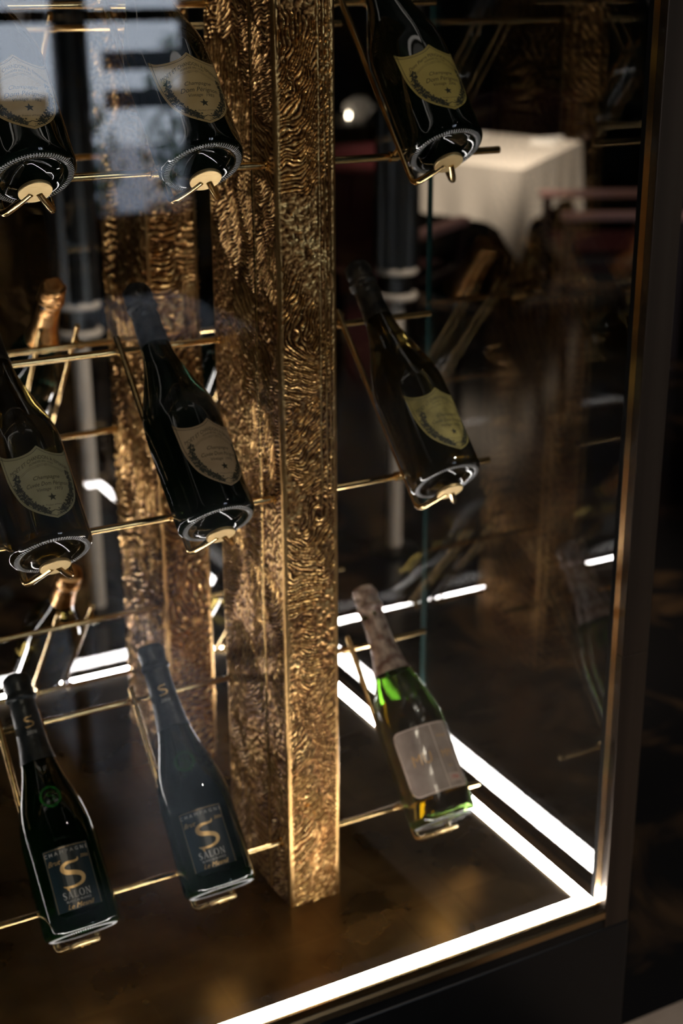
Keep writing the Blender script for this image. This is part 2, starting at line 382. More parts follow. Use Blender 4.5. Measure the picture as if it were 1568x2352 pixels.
# corner posts
def post(x0, x1, y0, y1, z0, z1):
    box('corner_post', (x0, y0, z0), (x1, y1, z1), DARKMETAL, cab, 0.0012)
for z0, z1 in ((-0.0298, 0.3585), (0.3590, ZT+0.0058)):      # a joint shows on the front right post
    post(-0.017, 0.022, -0.0380, -0.0085, z0, z1)
    post(0.0, 0.036, YBk+0.030, YBk+0.07, z0, z1); post(XLc-0.040, XLc-0.0, -0.0380, -0.0085, z0, z1); post(XLc-0.045, XLc, YBk+0.045, YBk+0.07, z0, z1)
o = box('post_reveal', (-0.0176, -0.0265, -0.003), (-0.0171, -0.0165, ZT), REVEAL, cab); o['label'] = 'polished strip on the inner face of the front post'
box('seal', (-0.0174, -0.0162, -0.003), (-0.0171, -0.0088, ZT), RUBBER, cab)
# glass
def pane(lo, hi, label=None, m=GLASS):
    o = box('glass_pane', lo, hi, m, cab)
    if label: o['label'] = label
    return o
PT = 0.0075
pane((XLc, -0.0365, -0.0092), (-0.0178, -0.0268, ZT-0.001), 'front glass pane with soft window reflections')
pane((0.0, -0.0080, -0.0092), (PT, 0.4485, ZT-0.001), m=GLASS_SIDE); pane((0.0, 0.4515, -0.0092), (PT, YBk+0.0295, ZT-0.001), m=GLASS_SIDE)
pane((XLc, YBk+0.034, -0.0092), (-0.0005, YBk+0.044, ZT-0.001), m=GLASS_BACK); pane((XLc-PT, -0.0080, -0.0092), (XLc, YBk+0.0295, ZT-0.001))
o = box('glass_edge', (0.0002, 0.4486, -0.009), (PT-0.0002, 0.4514, ZT-0.002), EDGE, cab); o['label'] = 'greenish polished edge where the two side panes meet'
box('glass_edge', (-0.0012, -0.0082, -0.002), (0.0, -0.0068, ZT-0.002), REVEAL, cab)

# ------------------------------------------------------------------ cast bronze pillars
def vnoise(nx, ny, sx, sy, seed):
    """smooth value noise on an nx*ny grid, lattice cell sx, sy samples"""
    r = np.random.default_rng(seed); gx, gy = int(nx/sx)+3, int(ny/sy)+3
    G = r.random((gx, gy)); x = np.arange(nx)/sx; y = np.arange(ny)/sy
    i = x.astype(int); j = y.astype(int); fx = x-i; fy = y-j; fx = fx*fx*(3-2*fx); fy = fy*fy*(3-2*fy)
    a = G[i][:, j]; b2 = G[i+1][:, j]; c = G[i][:, j+1]; d = G[i+1][:, j+1]
    fx = fx[:, None]; fy = fy[None]
    return (a*(1-fx)+b2*fx)*(1-fy) + (c*(1-fx)+d*fx)*fy
def pillar(name, label, x0, x1, y0, y1, z1, step, seed, lm=1.0, amp=1.0):
    rad = 0.0030
    Wd, Dp = x1-x0, y1-y0
    # perimeter points and outward normals of a rounded rectangle, starting front-left going +x
    segs = []
    def arc(cx, cy, a0):
        k = max(3, int(rad*PI/2/step)+2)
        return [((cx+rad*math.cos(a0+PI/2*i/k), cy+rad*math.sin(a0+PI/2*i/k)), (math.cos(a0+PI/2*i/k), math.sin(a0+PI/2*i/k)), 0.0, -1, 0.0) for i in range(k)]
    def line(p, q, nrm, face, mid_ridge=None):
        L = math.hypot(q[0]-p[0], q[1]-p[1]); k = int(L/step)
        return [((p[0]+(q[0]-p[0])*i/k, p[1]+(q[1]-p[1])*i/k), nrm, min(1.0, min(i, k-i)*L/k/0.004), face, L*i/k) for i in range(k)]
    P = line((x0+rad, y0), (x1-rad, y0), (0, -1), 0) + arc(x1-rad, y0+rad, -PI/2)
    P += line((x1, y0+rad), (x1, y1-rad), (1, 0), 1) + arc(x1-rad, y1-rad, 0)
    P += line((x1-rad, y1), (x0+rad, y1), (0, 1), 2) + arc(x0+rad, y1-rad, PI/2)
    P += line((x0, y1-rad), (x0, y0+rad), (-1, 0), 3) + arc(x0+rad, y0+rad, PI)
    nx = len(P); nz = int(z1/step)
    zz = np.linspace(0, z1, nz)
    px = np.array([p[0] for p in P]); nr = np.array([p[1] for p in P]); fade = np.array([p[2] for p in P]); face = np.array([p[3] for p in P])
    dp = np.sqrt(((px-np.roll(px, 1, 0))**2).sum(1)); s = np.cumsum(dp)
    S, Z = np.meshgrid(s, zz, indexing='ij')
    # warped coordinates
    kx = max(2, int(0.02/step))
    wx = (vnoise(nx, nz, kx*1.5, kx*2.5, seed)-.5)*0.016 + (vnoise(nx, nz, kx*.5, kx*.6, seed+7)-.5)*0.006
    wz = (vnoise(nx, nz, kx*1.5, kx*2.5, seed+1)-.5)*0.018 + (vnoise(nx, nz, kx*.5, kx*.6, seed+8)-.5)*0.006
    U = S+wx; V = Z+wz
    H = np.zeros_like(S)
    r = np.random.default_rng(seed)
    # patches of gouged strokes, one set for every face so that they stop at the corners
    for fc in range(4):
        idx = np.where(face == fc)[0]
        u = U[idx]; v = V[idx]; sa = s[idx].min(); sb = s[idx].max()
        nP = int((sb-sa)*z1/(0.046*0.085))+3
        cx = r.uniform(sa, sb, nP); cz = r.uniform(0, z1, nP)
        best = np.full(u.shape, 9e9); sec = np.full(u.shape, 9e9); who = np.zeros(u.shape, int)
        for i in range(nP):
            d = ((u-cx[i])*1.15)**2 + ((v-cz[i])*0.72)**2
            m = d < best
            sec = np.where(m, best, np.minimum(sec, d)); best = np.where(m, d, best); who = np.where(m, i, who)
        edge = np.sqrt(sec)-np.sqrt(best)
        h = np.zeros(u.shape)
        kind = r.choice([0, 0, 0, 0, 1, 2], nP)
        ang = r.uniform(0.1, 1.25, nP)*r.choice([1, 1, -1], nP)
        R0 = r.uniform(0.025, 0.16, nP); lam = r.uniform(0.0026, 0.0046, nP)*lm; ph = r.uniform(0, 6, nP)
        ox = cx + R0*np.cos(ang+PI/2); oz = cz + R0*np.sin(ang+PI/2)
        Rr = np.hypot(u-ox[who], v-oz[who]); Th = np.arctan2(v-oz[who], u-ox[who])*R0[who]
        stroke = 0.5+0.5*np.sin(2*PI*Rr/lam[who]+ph[who]+1.1*np.sin(Th/0.011+ph[who]))
        brk = 0.72+0.28*np.sin(Th/0.0065+Rr/lam[who]*2.2+ph[who])
        h1 = stroke**1.2*brk
        kind = np.where((kind == 1) & (r.random(nP) < .5), 2, kind)
        nub = (0.5+0.5*np.sin(2*PI*Rr/lam[who]))*(0.5+0.5*np.sin(2*PI*Th/(lam[who]*1.5)+np.floor(Rr/lam[who])*PI))
        fl = vnoise(nx, nz, max(1.5, .004/step), max(1.5, .004/step), seed+20+fc)[idx]
        h = np.where(kind[who] == 0, h1, np.where(kind[who] == 1, nub*1.1, 0.65*fl+.15*stroke))
        h *= np.clip(edge/0.004, 0.6, 1)
        H[idx] = h*0.0027*amp
        if fc == 3:      # raised seam on the long side
            q = (s[idx]-sa); pos = (sb-sa) - 0.052
            pos = pos + 0.0025*(vnoise(1+1, nz, 1, 60*.0013/step, seed+40)[0]-.5)
            dd = np.abs(q[:, None]-pos[None])
            H[idx] = np.where(dd < 0.0035, 0.0020*(1-(dd/0.0035)**2)+.0006, H[idx]*np.clip((dd-.002)/.004, .2, 1))
        if fc == 0:      # wavy vertical ridges near the right edge, higher up the pillar
            q = (s[idx]-sa)[:, None]; up = np.clip((Z[idx]-0.50)/0.08, 0, 1)
            for off, wd in ((0.010, .0018), (0.017, .0022), (0.0045, .0014)):
                wv = 0.0012*(vnoise(2, nz, 1, 40*.0013/step, seed+50+int(off*1e4))[0]-.5)[None]
                dd = np.abs(q-((sb-sa)-off+wv))
                H[idx] = np.where((dd < wd), np.maximum(H[idx]*.4, up*0.0018*(1-(dd/wd)**2))+(1-up)*H[idx]*.6, H[idx])
    # fine cast grain + slow warp
    H += (vnoise(nx, nz, max(1.3, .0022/step), max(1.3, .0022/step), seed+3)-.5)*0.0009
    H *= fade[:, None]
    REL = np.clip(H/(0.0024*amp), 0, 1)
    REL[fade < 0.6] = np.clip(0.55, 0, 1)
    slow = (vnoise(nx, nz, .03/step, .09/step, seed+5)-.5)*0.0018
    H += slow*np.clip(fade[:, None]+.6, 0, 1)
    # rounded smooth bead along each vertical edge
    bead = np.where(fade < 0.5, 0.0006, 0.0)
    H += bead[:, None]
    co = np.empty((nx, nz, 3)); co[:, :, 0] = px[:, 0:1]+nr[:, 0:1]*H; co[:, :, 1] = px[:, 1:2]+nr[:, 1:2]*H; co[:, :, 2] = zz[None]
    me = bpy.data.meshes.new(name)
    i = np.arange(nx)[:, None]; j = np.arange(nz-1)[None]
    a = i*nz+j; b2 = ((i+1) % nx)*nz+j
    q = np.stack([a, b2, b2+1, a+1], -1).reshape(-1, 4).astype(np.int32)
    top = (np.arange(nx)*nz+nz-1).astype(np.int32)
    nf = len(q)
    me.vertices.add(nx*nz); me.vertices.foreach_set('co', co.reshape(-1).astype(np.float32))
    me.loops.add(nf*4+nx); me.loops.foreach_set('vertex_index', np.concatenate([q.reshape(-1), top]))
    me.polygons.add(nf+1); me.polygons.foreach_set('loop_start', np.concatenate([np.arange(nf)*4, [nf*4]]).astype(np.int32))
    me.update(calc_edges=True); me.validate()
    at_ = me.attributes.new('relief', 'FLOAT', 'POINT'); at_.data.foreach_set('value', REL.reshape(-1).astype(np.float32))
    o = link(name, me, BRONZE, None, True)
    o.location = (0, 0, 0.0)
    return tag(o, label, 'pillar')
pillar('bronze_pillar', 'nearer gouged bronze pillar standing upright in the middle of the cabinet', -0.3699, -0.2978, 0.1588, 0.3406, ZT-0.001, 0.00115, 11)
pillar('bronze_pillar', 'rear gouged bronze pillar standing behind the nearer one in the cabinet', -0.3699, -0.2978, 0.5594, 0.7412, ZT-0.001, 0.0024, 23, 2.0, 2.2)

# ------------------------------------------------------------------ label drawing helpers (flat print laid on a cylinder)
RB = 0.0445
def text_polys(s, size, shear=0.0, align='CENTER', space=1.0):
    cu = bpy.data.curves.new('t', 'FONT'); cu.body = s; cu.size = size; cu.shear = shear; cu.align_x = align; cu.align_y = 'CENTER'
    cu.space_character = space; cu.resolution_u = 3
    o = bpy.data.objects.new('t', cu); COL.objects.link(o)
    bpy.context.view_layer.update()
    me = o.to_mesh(); out = [[(me.vertices[i].co.x, me.vertices[i].co.y) for i in p.vertices] for p in me.polygons]
    o.to_mesh_clear(); bpy.data.objects.remove(o); bpy.data.curves.remove(cu)
    return out
class Sheet:
    """collects flat polygons in (u, v) and wraps them on the bottle"""
    def __init__(self): self.p = []
    def poly(self, pts, m=0, lift=0): self.p.append((pts, m, lift))
    def text(self, s, u, v, size, m=0, shear=0, bend=None, rot=0, sx=1, space=1.0, lift=1, align='CENTER'):
        c, sn = math.cos(rot), math.sin(rot)
        for pl in text_polys(s, size, shear, align, space):
            q = [(u + (a*sx)*c - b2*sn, v + a*sx*sn + b2*c) for a, b2 in pl]
            if bend: q = [(a, b2 + bend(a)) for a, b2 in q]
            self.poly(q, m, lift)
    def line(self, pts, wd, m=0, lift=1):
        pts = [np.array(p, float) for p in pts]
        for i in range(len(pts)-1):
            d = pts[i+1]-pts[i]; L = np.hypot(*d)
            if L < 1e-9: continue
            nn = np.array([-d[1], d[0]])/L*wd/2; e = d/L*wd*0.2
            self.poly([tuple(pts[i]-nn-e), tuple(pts[i+1]-nn+e), tuple(pts[i+1]+nn+e), tuple(pts[i]+nn-e)], m, lift)
    def brush(self, pts, m=0, lift=1):
        """pts (x, y, width): smooth variable-width stroke"""
        c = smooth_curve(pts, 8)
        L = []; R_ = []
        for i in range(len(c)):
            a = c[max(i-1, 0)]; b2 = c[min(i+1, len(c)-1)]; d = (b2-a)[:2]; d = d/max(1e-9, np.hypot(*d)); nn = np.array([-d[1], d[0]])*c[i][2]/2
            L.append(c[i][:2]+nn); R_.append(c[i][:2]-nn)
        for i in range(len(c)-1): self.poly([tuple(R_[i]), tuple(R_[i+1]), tuple(L[i+1]), tuple(L[i])], m, lift)
    def build(self, name, mats, parent, roll, R=RB, rfun=None, cut=0.004, base_lift=0.0002, step=0.00012):
        bm = bmesh.new()
        for pts, m, lf in self.p:
            vs = [bm.verts.new((a, b2, lf*step)) for a, b2 in pts]
            try: f = bm.faces.new(vs); f.material_index = m
            except ValueError: pass
        us = [v.co.x for v in bm.verts]
        if us:
            u = math.floor(min(us)/cut)*cut+cut
            while u < max(us):
                bmesh.ops.bisect_plane(bm, geom=bm.verts[:]+bm.edges[:]+bm.faces[:], plane_co=(u, 0, 0), plane_no=(1, 0, 0)); u += cut
            if rfun:
                vv = [v.co.y for v in bm.verts]; q = math.floor(min(vv)/cut)*cut+cut
                while q < max(vv):
                    bmesh.ops.bisect_plane(bm, geom=bm.verts[:]+bm.edges[:]+bm.faces[:], plane_co=(0, q, 0), plane_no=(0, 1, 0)); q += cut
        for v in bm.verts:
            r0 = (rfun(v.co.y) if rfun else R); a = v.co.x/r0 + roll; rad = r0+base_lift+v.co.z
            v.co = (rad*math.sin(a), -rad*math.cos(a), v.co.y)
        for f in bm.faces:
            c = f.calc_center_median(); f.normal_update()
            if f.normal.x*c.x+f.normal.y*c.y < 0: f.normal_flip()
        me = bpy.data.meshes.new(name); bm.to_mesh(me); bm.free()
        return link(name, me, mats, parent)
def shield_outline(k=1.0, inset=0.0):
    """closed outline, bottom tip at (0, 0), k scales width"""
    Wd, Ht = 0.0385*k, 0.0850
    right = smooth_curve([(0, 0), (0.010, 0.0045), (0.021, 0.0125), (0.0305, 0.0245), (0.0365, 0.041), (0.0396, 0.058), (0.0408, 0.0870)], 6)
    right = [(p[0]*Wd/0.0385, p[1]) for p in right]
    top = smooth_curve([(0.0408*k, 0.0870), (0.033*k, 0.0800), (0.021*k, 0.0768), (0.009*k, 0.0790), (0.0, 0.0855)], 6)
    rt = right + [(p[0], p[1]) for p in top[1:]]
    pts = rt + [(-x, y) for x, y in rt[-2:0:-1]]
    if inset:
        c = np.array([0, 0.046]); out = []
        P = np.array(pts); n_ = len(P)
        for i in range(n_):
            a = P[i-1]; b2 = P[(i+1) % n_]; d = (b2-a); d /= max(1e-9, np.hypot(*d)); nn = np.array([-d[1], d[0]])
            out.append(tuple(P[i]+nn*inset))
        pts = out
    return pts
def shield_label(parent, roll, s0, pm, style, name='label'):
    out = shield_outline()
    sh = Sheet()
    # body as vertical strips between lower and upper outline
    xs_ = np.linspace(-0.0407, 0.0407, 61)
    P = np.array(out+[out[0]])
    def span(x):
        ys = []
        for a, b2 in zip(P, P[1:]):
            if (a[0]-x)*(b2[0]-x) <= 0 and a[0] != b2[0]: ys.append(a[1]+(b2[1]-a[1])*(x-a[0])/(b2[0]-a[0]))
        return min(ys), max(ys)
    sp = [span(x) for x in xs_]
    for i in range(60):
        a, b2 = sp[i], sp[i+1]
        sh.poly([(xs_[i], s0+a[0]), (xs_[i+1], s0+b2[0]), (xs_[i+1], s0+b2[1]), (xs_[i], s0+a[1])])
    lab = sh.build(name, [pm], parent, roll)
    ink = Sheet()
    q = [(a, s0+b2) for a, b2 in shield_outline(inset=0.0026)]
    ink.line(q+[q[0]], 0.00055)
    q = [(a, s0+b2) for a, b2 in shield_outline(inset=0.0011)]
    ink.line(q+[q[0]], 0.00015)
    bn = lambda u: 0.0055*math.cos(min(abs(u)/0.034, 1.0)*PI)
    top = {'m': 'MOËT ET CHANDON À ÉPERNAY', 'd': 'Dom Pierre PERIGNON Moine'}[style['top']]
    ink.text(top, 0, s0+0.0660, 0.0062 if style['top'] == 'm' else 0.0060, bend=bn, sx=0.73 if style['top'] == 'm' else .80)
    ink.text('FONDÉE EN 1743', 0, s0+0.0612, 0.0033, bend=bn, shear=.2)
    for dv in (0, 0.0016):
        ink.line([(u, s0+0.0585-dv+bn(u)*.9+.0006*math.sin(u*300)) for u in np.linspace(-0.031, 0.031, 30)], 0.00022)
    for sg in (-1, 1):
        ink.line([(sg*0.004+.0018*math.cos(a)*(1-a/9), s0+0.0615+.0018*math.sin(a)*(1-a/9)) for a in np.linspace(0, 6, 14)], 0.0002)
        ink.line([(sg*(0.031+.0016*math.cos(a)), s0+0.0555+.0020*math.sin(a)) for a in np.linspace(-1.5, 3, 10)], 0.0002)
    ink.text('Champagne', 0.001, s0+0.0480, 0.0062, shear=0.4)
    ink.text(style['name'], 0.001, s0+0.0405, 0.0076 if len(style['name']) < 14 else 0.0066, shear=0.4, sx=.92 if len(style['name']) < 14 else .8)
    ink.text('Vintage  '+style['year'], 0.001, s0+0.0340, 0.0052, shear=0.3)
    ink.text('Product of France', 0.001, s0+0.0155, 0.0025, bend=lambda u: 9*u*u, shear=.2)
    ink.text('73 cl', 0.004, s0+0.0050, 0.0030)
    # vine wreath
    rnd = random.Random(5)
    side = smooth_curve([(0.0290, 0.0560), (0.0300, 0.0440), (0.0272, 0.0330), (0.0220, 0.0235), (0.0150, 0.0150), (0.0065, 0.0085)], 9)
    for sg in (-1, 1):
        ink.line([(sg*p[0], s0+p[1]) for p in side], 0.0005)
        for k, p in enumerate(side):
            for _ in range(7):
                cx = sg*p[0]+rnd.uniform(-.0034, .0034); cy = s0+p[1]+rnd.uniform(-.0026, .0026); a = rnd.uniform(0, 6.3); rr_ = rnd.uniform(.0007, .0017)
                nn = rnd.choice((3, 5, 6))
                ink.poly([(cx+rr_*(1 if j % 2 else .45)*math.cos(a+2*PI*j/(2*nn)), cy+rr_*(1 if j % 2 else .45)*math.sin(a+2*PI*j/(2*nn))) for j in range(2*nn)], 0, 1)
    for sg in (-1, 1): ink.brush([(0, s0+.0098, .0006), (sg*.004, s0+.0085, .001), (sg*.0095, s0+.0105, .0005)])
    ink.build('label_print', [INK], lab, roll)
    st = Sheet(); a0 = PI/2
    st.poly([((.0048 if j % 2 == 0 else .0020)*math.cos(a0+PI*j/5)+.001, s0+.0245+(.0048 if j % 2 == 0 else .0020)*math.sin(a0+PI*j/5)) for j in range(10)], 0, 1)
    st.build('star', [INK], lab, roll)
    return lab

def serif_word(sh, word, u, v, h, m, sp=0.0):
    """small serif capitals drawn as polygons"""
    def bar(x0, x1, y, t=.06): sh.poly([(x0, y-t*h/2), (x1, y-t*h/2), (x1, y+t*h/2), (x0, y+t*h/2)], m, 1)
    wid = {'S': .62, 'A': .80, 'L': .66, 'O': .84, 'N': .84}
    tot = sum(wid[c]*h+sp for c in word); x = u-tot/2
    for c in word:
        W_ = wid[c]*h; X = lambda a: x+a*W_*.92; Y = lambda b2: v+b2*h
        def stem(a0, b0, a1, b1, t): sh.poly([(X(a0)-t*h/2, Y(b0)), (X(a0)+t*h/2, Y(b0)), (X(a1)+t*h/2, Y(b1)), (X(a1)-t*h/2, Y(b1))], m, 1)
        if c == 'A':
            stem(.12, 0, .48, 1, .06); stem(.86, 0, .52, 1, .15); bar(X(.28), X(.72), Y(.34)); bar(X(0), X(.26), Y(.03)); bar(X(.70), X(1.02), Y(.03))
        elif c == 'L':
            stem(.2, 0, .2, 1, .14); bar(X(.02), X(.42), Y(.97)); bar(X(.02), X(.92), Y(.03)); stem(.9, 0, .95, .28, .06)
        elif c == 'N':
            stem(.16, 0, .16, 1, .06); stem(.86, 0, .16, 1, .15); stem(.86, 0, .86, 1, .06); bar(X(0), X(.32), Y(.03)); bar(X(0), X(.2), Y(.97)); bar(X(.7), X(1.02), Y(.97))
        elif c == 'O':
            pts = []
            for k in range(25):
                a = 2*PI*k/24; pts.append((X(.5+.42*math.cos(a)), Y(.5+.49*math.sin(a)), h*(.05+.11*abs(math.cos(a)))))
            sh.brush(pts, m)
        elif c == 'S':
            sh.brush([(X(.84), Y(.74), h*.03), (X(.80), Y(.90), h*.05), (X(.55), Y(1.0), h*.06), (X(.22), Y(.86), h*.11), (X(.30), Y(.62), h*.15), (X(.65), Y(.45), h*.16), (X(.82), Y(.22), h*.11), (X(.50), Y(.0), h*.06), (X(.2), Y(.08), h*.05), (X(.14), Y(.28), h*.03)], m)
        x += W_+sp
def big_s(sh, u, v, h, m):
    h0_ = h; X = lambda a: u+(a-.5)*h0_*.98; Y = lambda b2: v+(b2-.5)*h
    H0 = h; h = h*1.5
    Y = lambda b2: v+(b2-.5)*H0
    sh.brush([(X(.86), Y(1.10), h*.01), (X(.82), Y(.99), h*.055), (X(.66), Y(.955), h*.060), (X(.40), Y(.955), h*.075), (X(.20), Y(.86), h*.10), (X(.17), Y(.72), h*.125), (X(.30), Y(.60), h*.125),
              (X(.58), Y(.53), h*.12), (X(.82), Y(.43), h*.12), (X(.90), Y(.28), h*.11), (X(.80), Y(.11), h*.085), (X(.55), Y(.02), h*.065), (X(.28), Y(.015), h*.060), (X(.10), Y(.055), h*.04), (X(.03), Y(.10), h*.012)], m)
    sh.brush([(X(.18), Y(.04), h*.08), (X(.20), Y(-.06), h*.05), (X(.24), Y(-.14), h*.01)], m)

# ------------------------------------------------------------------ bottles
DP = [(0.0000, 0.0200), (0.0060, 0.0192), (0.0170, 0.0130), (0.0260, 0.0045), (0.0320, 0.0008), (0.0365, 0.0000), (0.0405, 0.0010), (0.0432, 0.0035), (0.0445, 0.0085), (0.0445, 0.0300), (0.0445, 0.0800), (0.0445, 0.1180),
      (0.0440, 0.1300), (0.0420, 0.1430), (0.0385, 0.1560), (0.0335, 0.1710), (0.0280, 0.1870), (0.0232, 0.2020), (0.0196, 0.2170), (0.0172, 0.2330), (0.0158, 0.2500), (0.0150, 0.2700), (0.0147, 0.2880)]
CUV = [(0.0000, 0.0240), (0.0060, 0.0230), (0.0170, 0.0150), (0.0260, 0.0055), (0.0325, 0.0008), (0.0370, 0.0000), (0.0412, 0.0010), (0.0438, 0.0035), (0.0446, 0.0080), (0.0445, 0.0300), (0.0440, 0.0800), (0.0438, 0.1050),
       (0.0425, 0.1220), (0.0395, 0.1390), (0.0350, 0.1560), (0.0295, 0.1720), (0.0245, 0.1880), (0.0208, 0.2040), (0.0182, 0.2200), (0.0166, 0.2380), (0.0156, 0.2580), (0.0152, 0.2880)]
def fine(prof, n=4):
    return [tuple(p) for p in smooth_curve(prof, n)]
def rad_at(prof):
    P = [p for p in fine(prof) if p[1] > 0.003]; zs = [p[1] for p in P]; rs = [p[0] for p in P]
    k = int(np.argmax(np.array(zs) > 0.008)) if max(zs) > .008 else 0
    zs = zs[5:]; rs = rs[5:]
    o = np.argsort(zs); zs = np.array(zs)[o]; rs = np.array(rs)[o]
    return lambda z: float(np.interp(z, zs, rs))
def bottle(name, label, X, Y, Z, phi, flip=False, style='dp', glass=DG, foil=FOILD, roll=0.0, group=None, lab=None, cap_from=0.232, seed=0, shell=False):
    t = thing(name, label, 'bottle', (X, Y, Z), group)
    al = -(PI/2-phi)
    t.rotation_euler = (al, 0, PI if flip else 0)
    if style == 'plain': t.scale = (1.0, 1.0, 1.05)
    prof = CUV if style == 'cuvee' else DP
    fp = fine(prof)
    bm = bmesh.new()
    if shell:
        inner = [(max(0.0, r-0.0042), z+0.005) for r, z in fp if z < 0.286]
        pf = [(p[0], p[1]) for p in fp] + [(p[0], p[1]) for p in inner[::-1]]
        pf[0] = (0, pf[0][1]); pf[-1] = (0, pf[-1][1])
        add_lathe(bm, pf, 72)
    else: add_lathe(bm, [(0, fp[0][1])]+fp[1:]+[(0, 0.289)], 72)
    gl = obj('glass_body', bm, glass, t, True)
    # knurled ring on the base
    bm = bmesh.new(); N = 88 if style != 'plain' else 60; rr_ = rad_at(prof)
    for k in range(N):
        a = 2*PI*k/N; c, s_ = math.cos(a), math.sin(a); ta = Vector((-s_, c, 0))
        r0 = Vector((c*0.0338, s_*0.0338, 0.0004)); r1 = Vector((c*0.0372, s_*0.0372, -0.0007)); r2 = Vector((c*0.0404, s_*0.0404, 0.0005))
        w_ = ta*0.00062
        v = [bm.verts.new(r0-w_), bm.verts.new(r1-w_*1.3+Vector((0, 0, 0))), bm.verts.new(r2-w_), bm.verts.new(r2+w_), bm.verts.new(r1+w_*1.3), bm.verts.new(r0+w_)]
        tp = bm.verts.new(r1+Vector((0, 0, -0.0005)))
        for i in range(6): bm.faces.new((v[i], v[(i+1) % 6], tp))
    o = obj('knurled_ring', bm, KNURL, t); o['kind'] = 'stuff'
    # foil capsule: collar, crumpled crown
    ra = rad_at(prof)
    rnd = random.Random(seed+9)
    z0 = cap_from
    pf = [(ra(z0)+.0002, z0), (ra(z0)+.0007, z0+.0005)]
    for k in range(1, 9):
        z = z0+(0.2790-z0)*k/8; pf.append((ra(min(z, .28))+.0007, z))
    pf += [(0.0162, 0.2812), (0.0178, 0.2835), (0.0182, 0.2865), (0.0170, 0.2890), (0.0160, 0.2915), (0.0163, 0.2960), (0.0168, 0.3020), (0.0166, 0.3080), (0.0150, 0.3125), (0.0110, 0.3148), (0.0, 0.3152)]
    bm = bmesh.new(); add_lathe(bm, fine(pf, 3)[:-1]+[(0, .3152)], 48)
    crumple = {'dp': 0.0009, 'cuvee': 0.00025, 'plain': 0.0012}[style if style in ('dp', 'cuvee') else 'plain']
    for v in bm.verts:
        z = v.co.z; k = crumple*(0.35 if z < .27 else 1.6)
        nn = noise.noise(v.co*90+Vector((seed*3.1, 0, 0)))*k*1.4 + noise.noise(v.co*260+Vector((seed, 5, 0)))*k*.7
        rr2 = math.hypot(v.co.x, v.co.y)
        if z > z0+0.003 and rr2 > 1e-4: v.co.x *= 1+nn/rr2; v.co.y *= 1+nn/rr2
        if style == 'cuvee' and z > .283 and rr2 > .008:
            a = math.atan2(v.co.y, v.co.x); q = 1+0.02*math.sin(a*22); v.co.x *= q; v.co.y *= q
    obj('foil_capsule', bm, foil, t, True)
    if lab: lab(t, roll, prof)
    return t
def dp_label(pm, st, s0=0.0205):
    return lambda t, roll, prof: shield_label(t, roll, s0, pm, st)
def cuvee_label(t, roll, prof):
    R = 0.0442
    sh = Sheet(); u0, u1, v0, v1 = -.0272, .0272, .0185, .0960
    for i in range(14):
        a = u0+(u1-u0)*i/14; b2 = u0+(u1-u0)*(i+1)/14; sh.poly([(a, v0), (b2, v0), (b2, v1), (a, v1)])
    ra = rad_at(prof)
    L = sh.build('label', [TEALP], t, roll, rfun=ra)
    L['label'] = 'black label with gold frame and letters'
    pr = Sheet(); e = .0015
    pr.line([(u0+e, v0+e), (u1-e, v0+e), (u1-e, v1-e), (u0+e, v1-e), (u0+e, v0+e)], .00035, 0)
    pr.text('Brut', -.0175, .0795, .0082, 0, shear=.45)
    pr.text('2006', .0190, .0800, .0052, 0, shear=.3)
    big_s(pr, .0005, .0630, .0290, 0)
    pr.text('Le Mesnil', .0005, .0275, .0078, 0, shear=.4)
    pr.build('label_print', [GOLDINK], L, roll, rfun=ra)
    pw = Sheet()
    pw.text('CHAMPAGNE', 0, .0895, .0058, 0, space=1.75)
    serif_word(pw, 'SALON', .0005, .0368, .0078, 0, .0008)
    pw.text('BLANC de BLANCS', .0005, .0335, .0034, 0)
    o = pw.build('label_print', [SILVINK], L, roll, rfun=ra); o['label'] = 'pale grey lettering'
    # neck print
    R2 = ra
    nk = Sheet(); big_s(nk, 0, .2520, .0125, 0)
    nk.build('neck_print', [GOLDINK], t, roll, rfun=lambda z: ra(z)+.0009)
    nk = Sheet(); nk.text('2006', 0, .2385, .0062, 0, shear=.25)
    o = nk.build('neck_print', [SILVINK], t, roll, rfun=lambda z: ra(z)+.0009)
    # round glass seal moulded on the shoulder
    bm = bmesh.new(); zc = .1560
    rings = []
    for k in range(40):
        a = 2*PI*k/40; ring = []
        for j in range(8):
            b2 = 2*PI*j/8; rr_ = 0.0110+.0016*math.cos(b2); hh = .0016*math.sin(b2)
            u = rr_*math.cos(a); z = zc+rr_*math.sin(a)*1.05; r0 = ra(z)+hh+.0003; an = u/ra(z)+roll
            ring.append(bm.verts.new((r0*math.sin(an), -r0*math.cos(an), z)))
        rings.append(ring)
    for k in range(40):
        for j in range(8): bm.faces.new((rings[k][j], rings[(k+1) % 40][j], rings[(k+1) % 40][(j+1) % 8], rings[k][(j+1) % 8]))
    o = obj('glass_seal', bm, MATS['seal_glass'], t, True)
    sl = Sheet(); big_s(sl, 0, zc, .011, 0)
    sl.build('seal_letter', [MATS['seal_glass']], o, roll, rfun=ra)
mat('seal_glass', (0.02, 0.22, 0.03), 0.08, 0.0, 0.5, 1.5)
mat('dull_gold_ink', (0.66, 0.38, 0.15), 0.6)
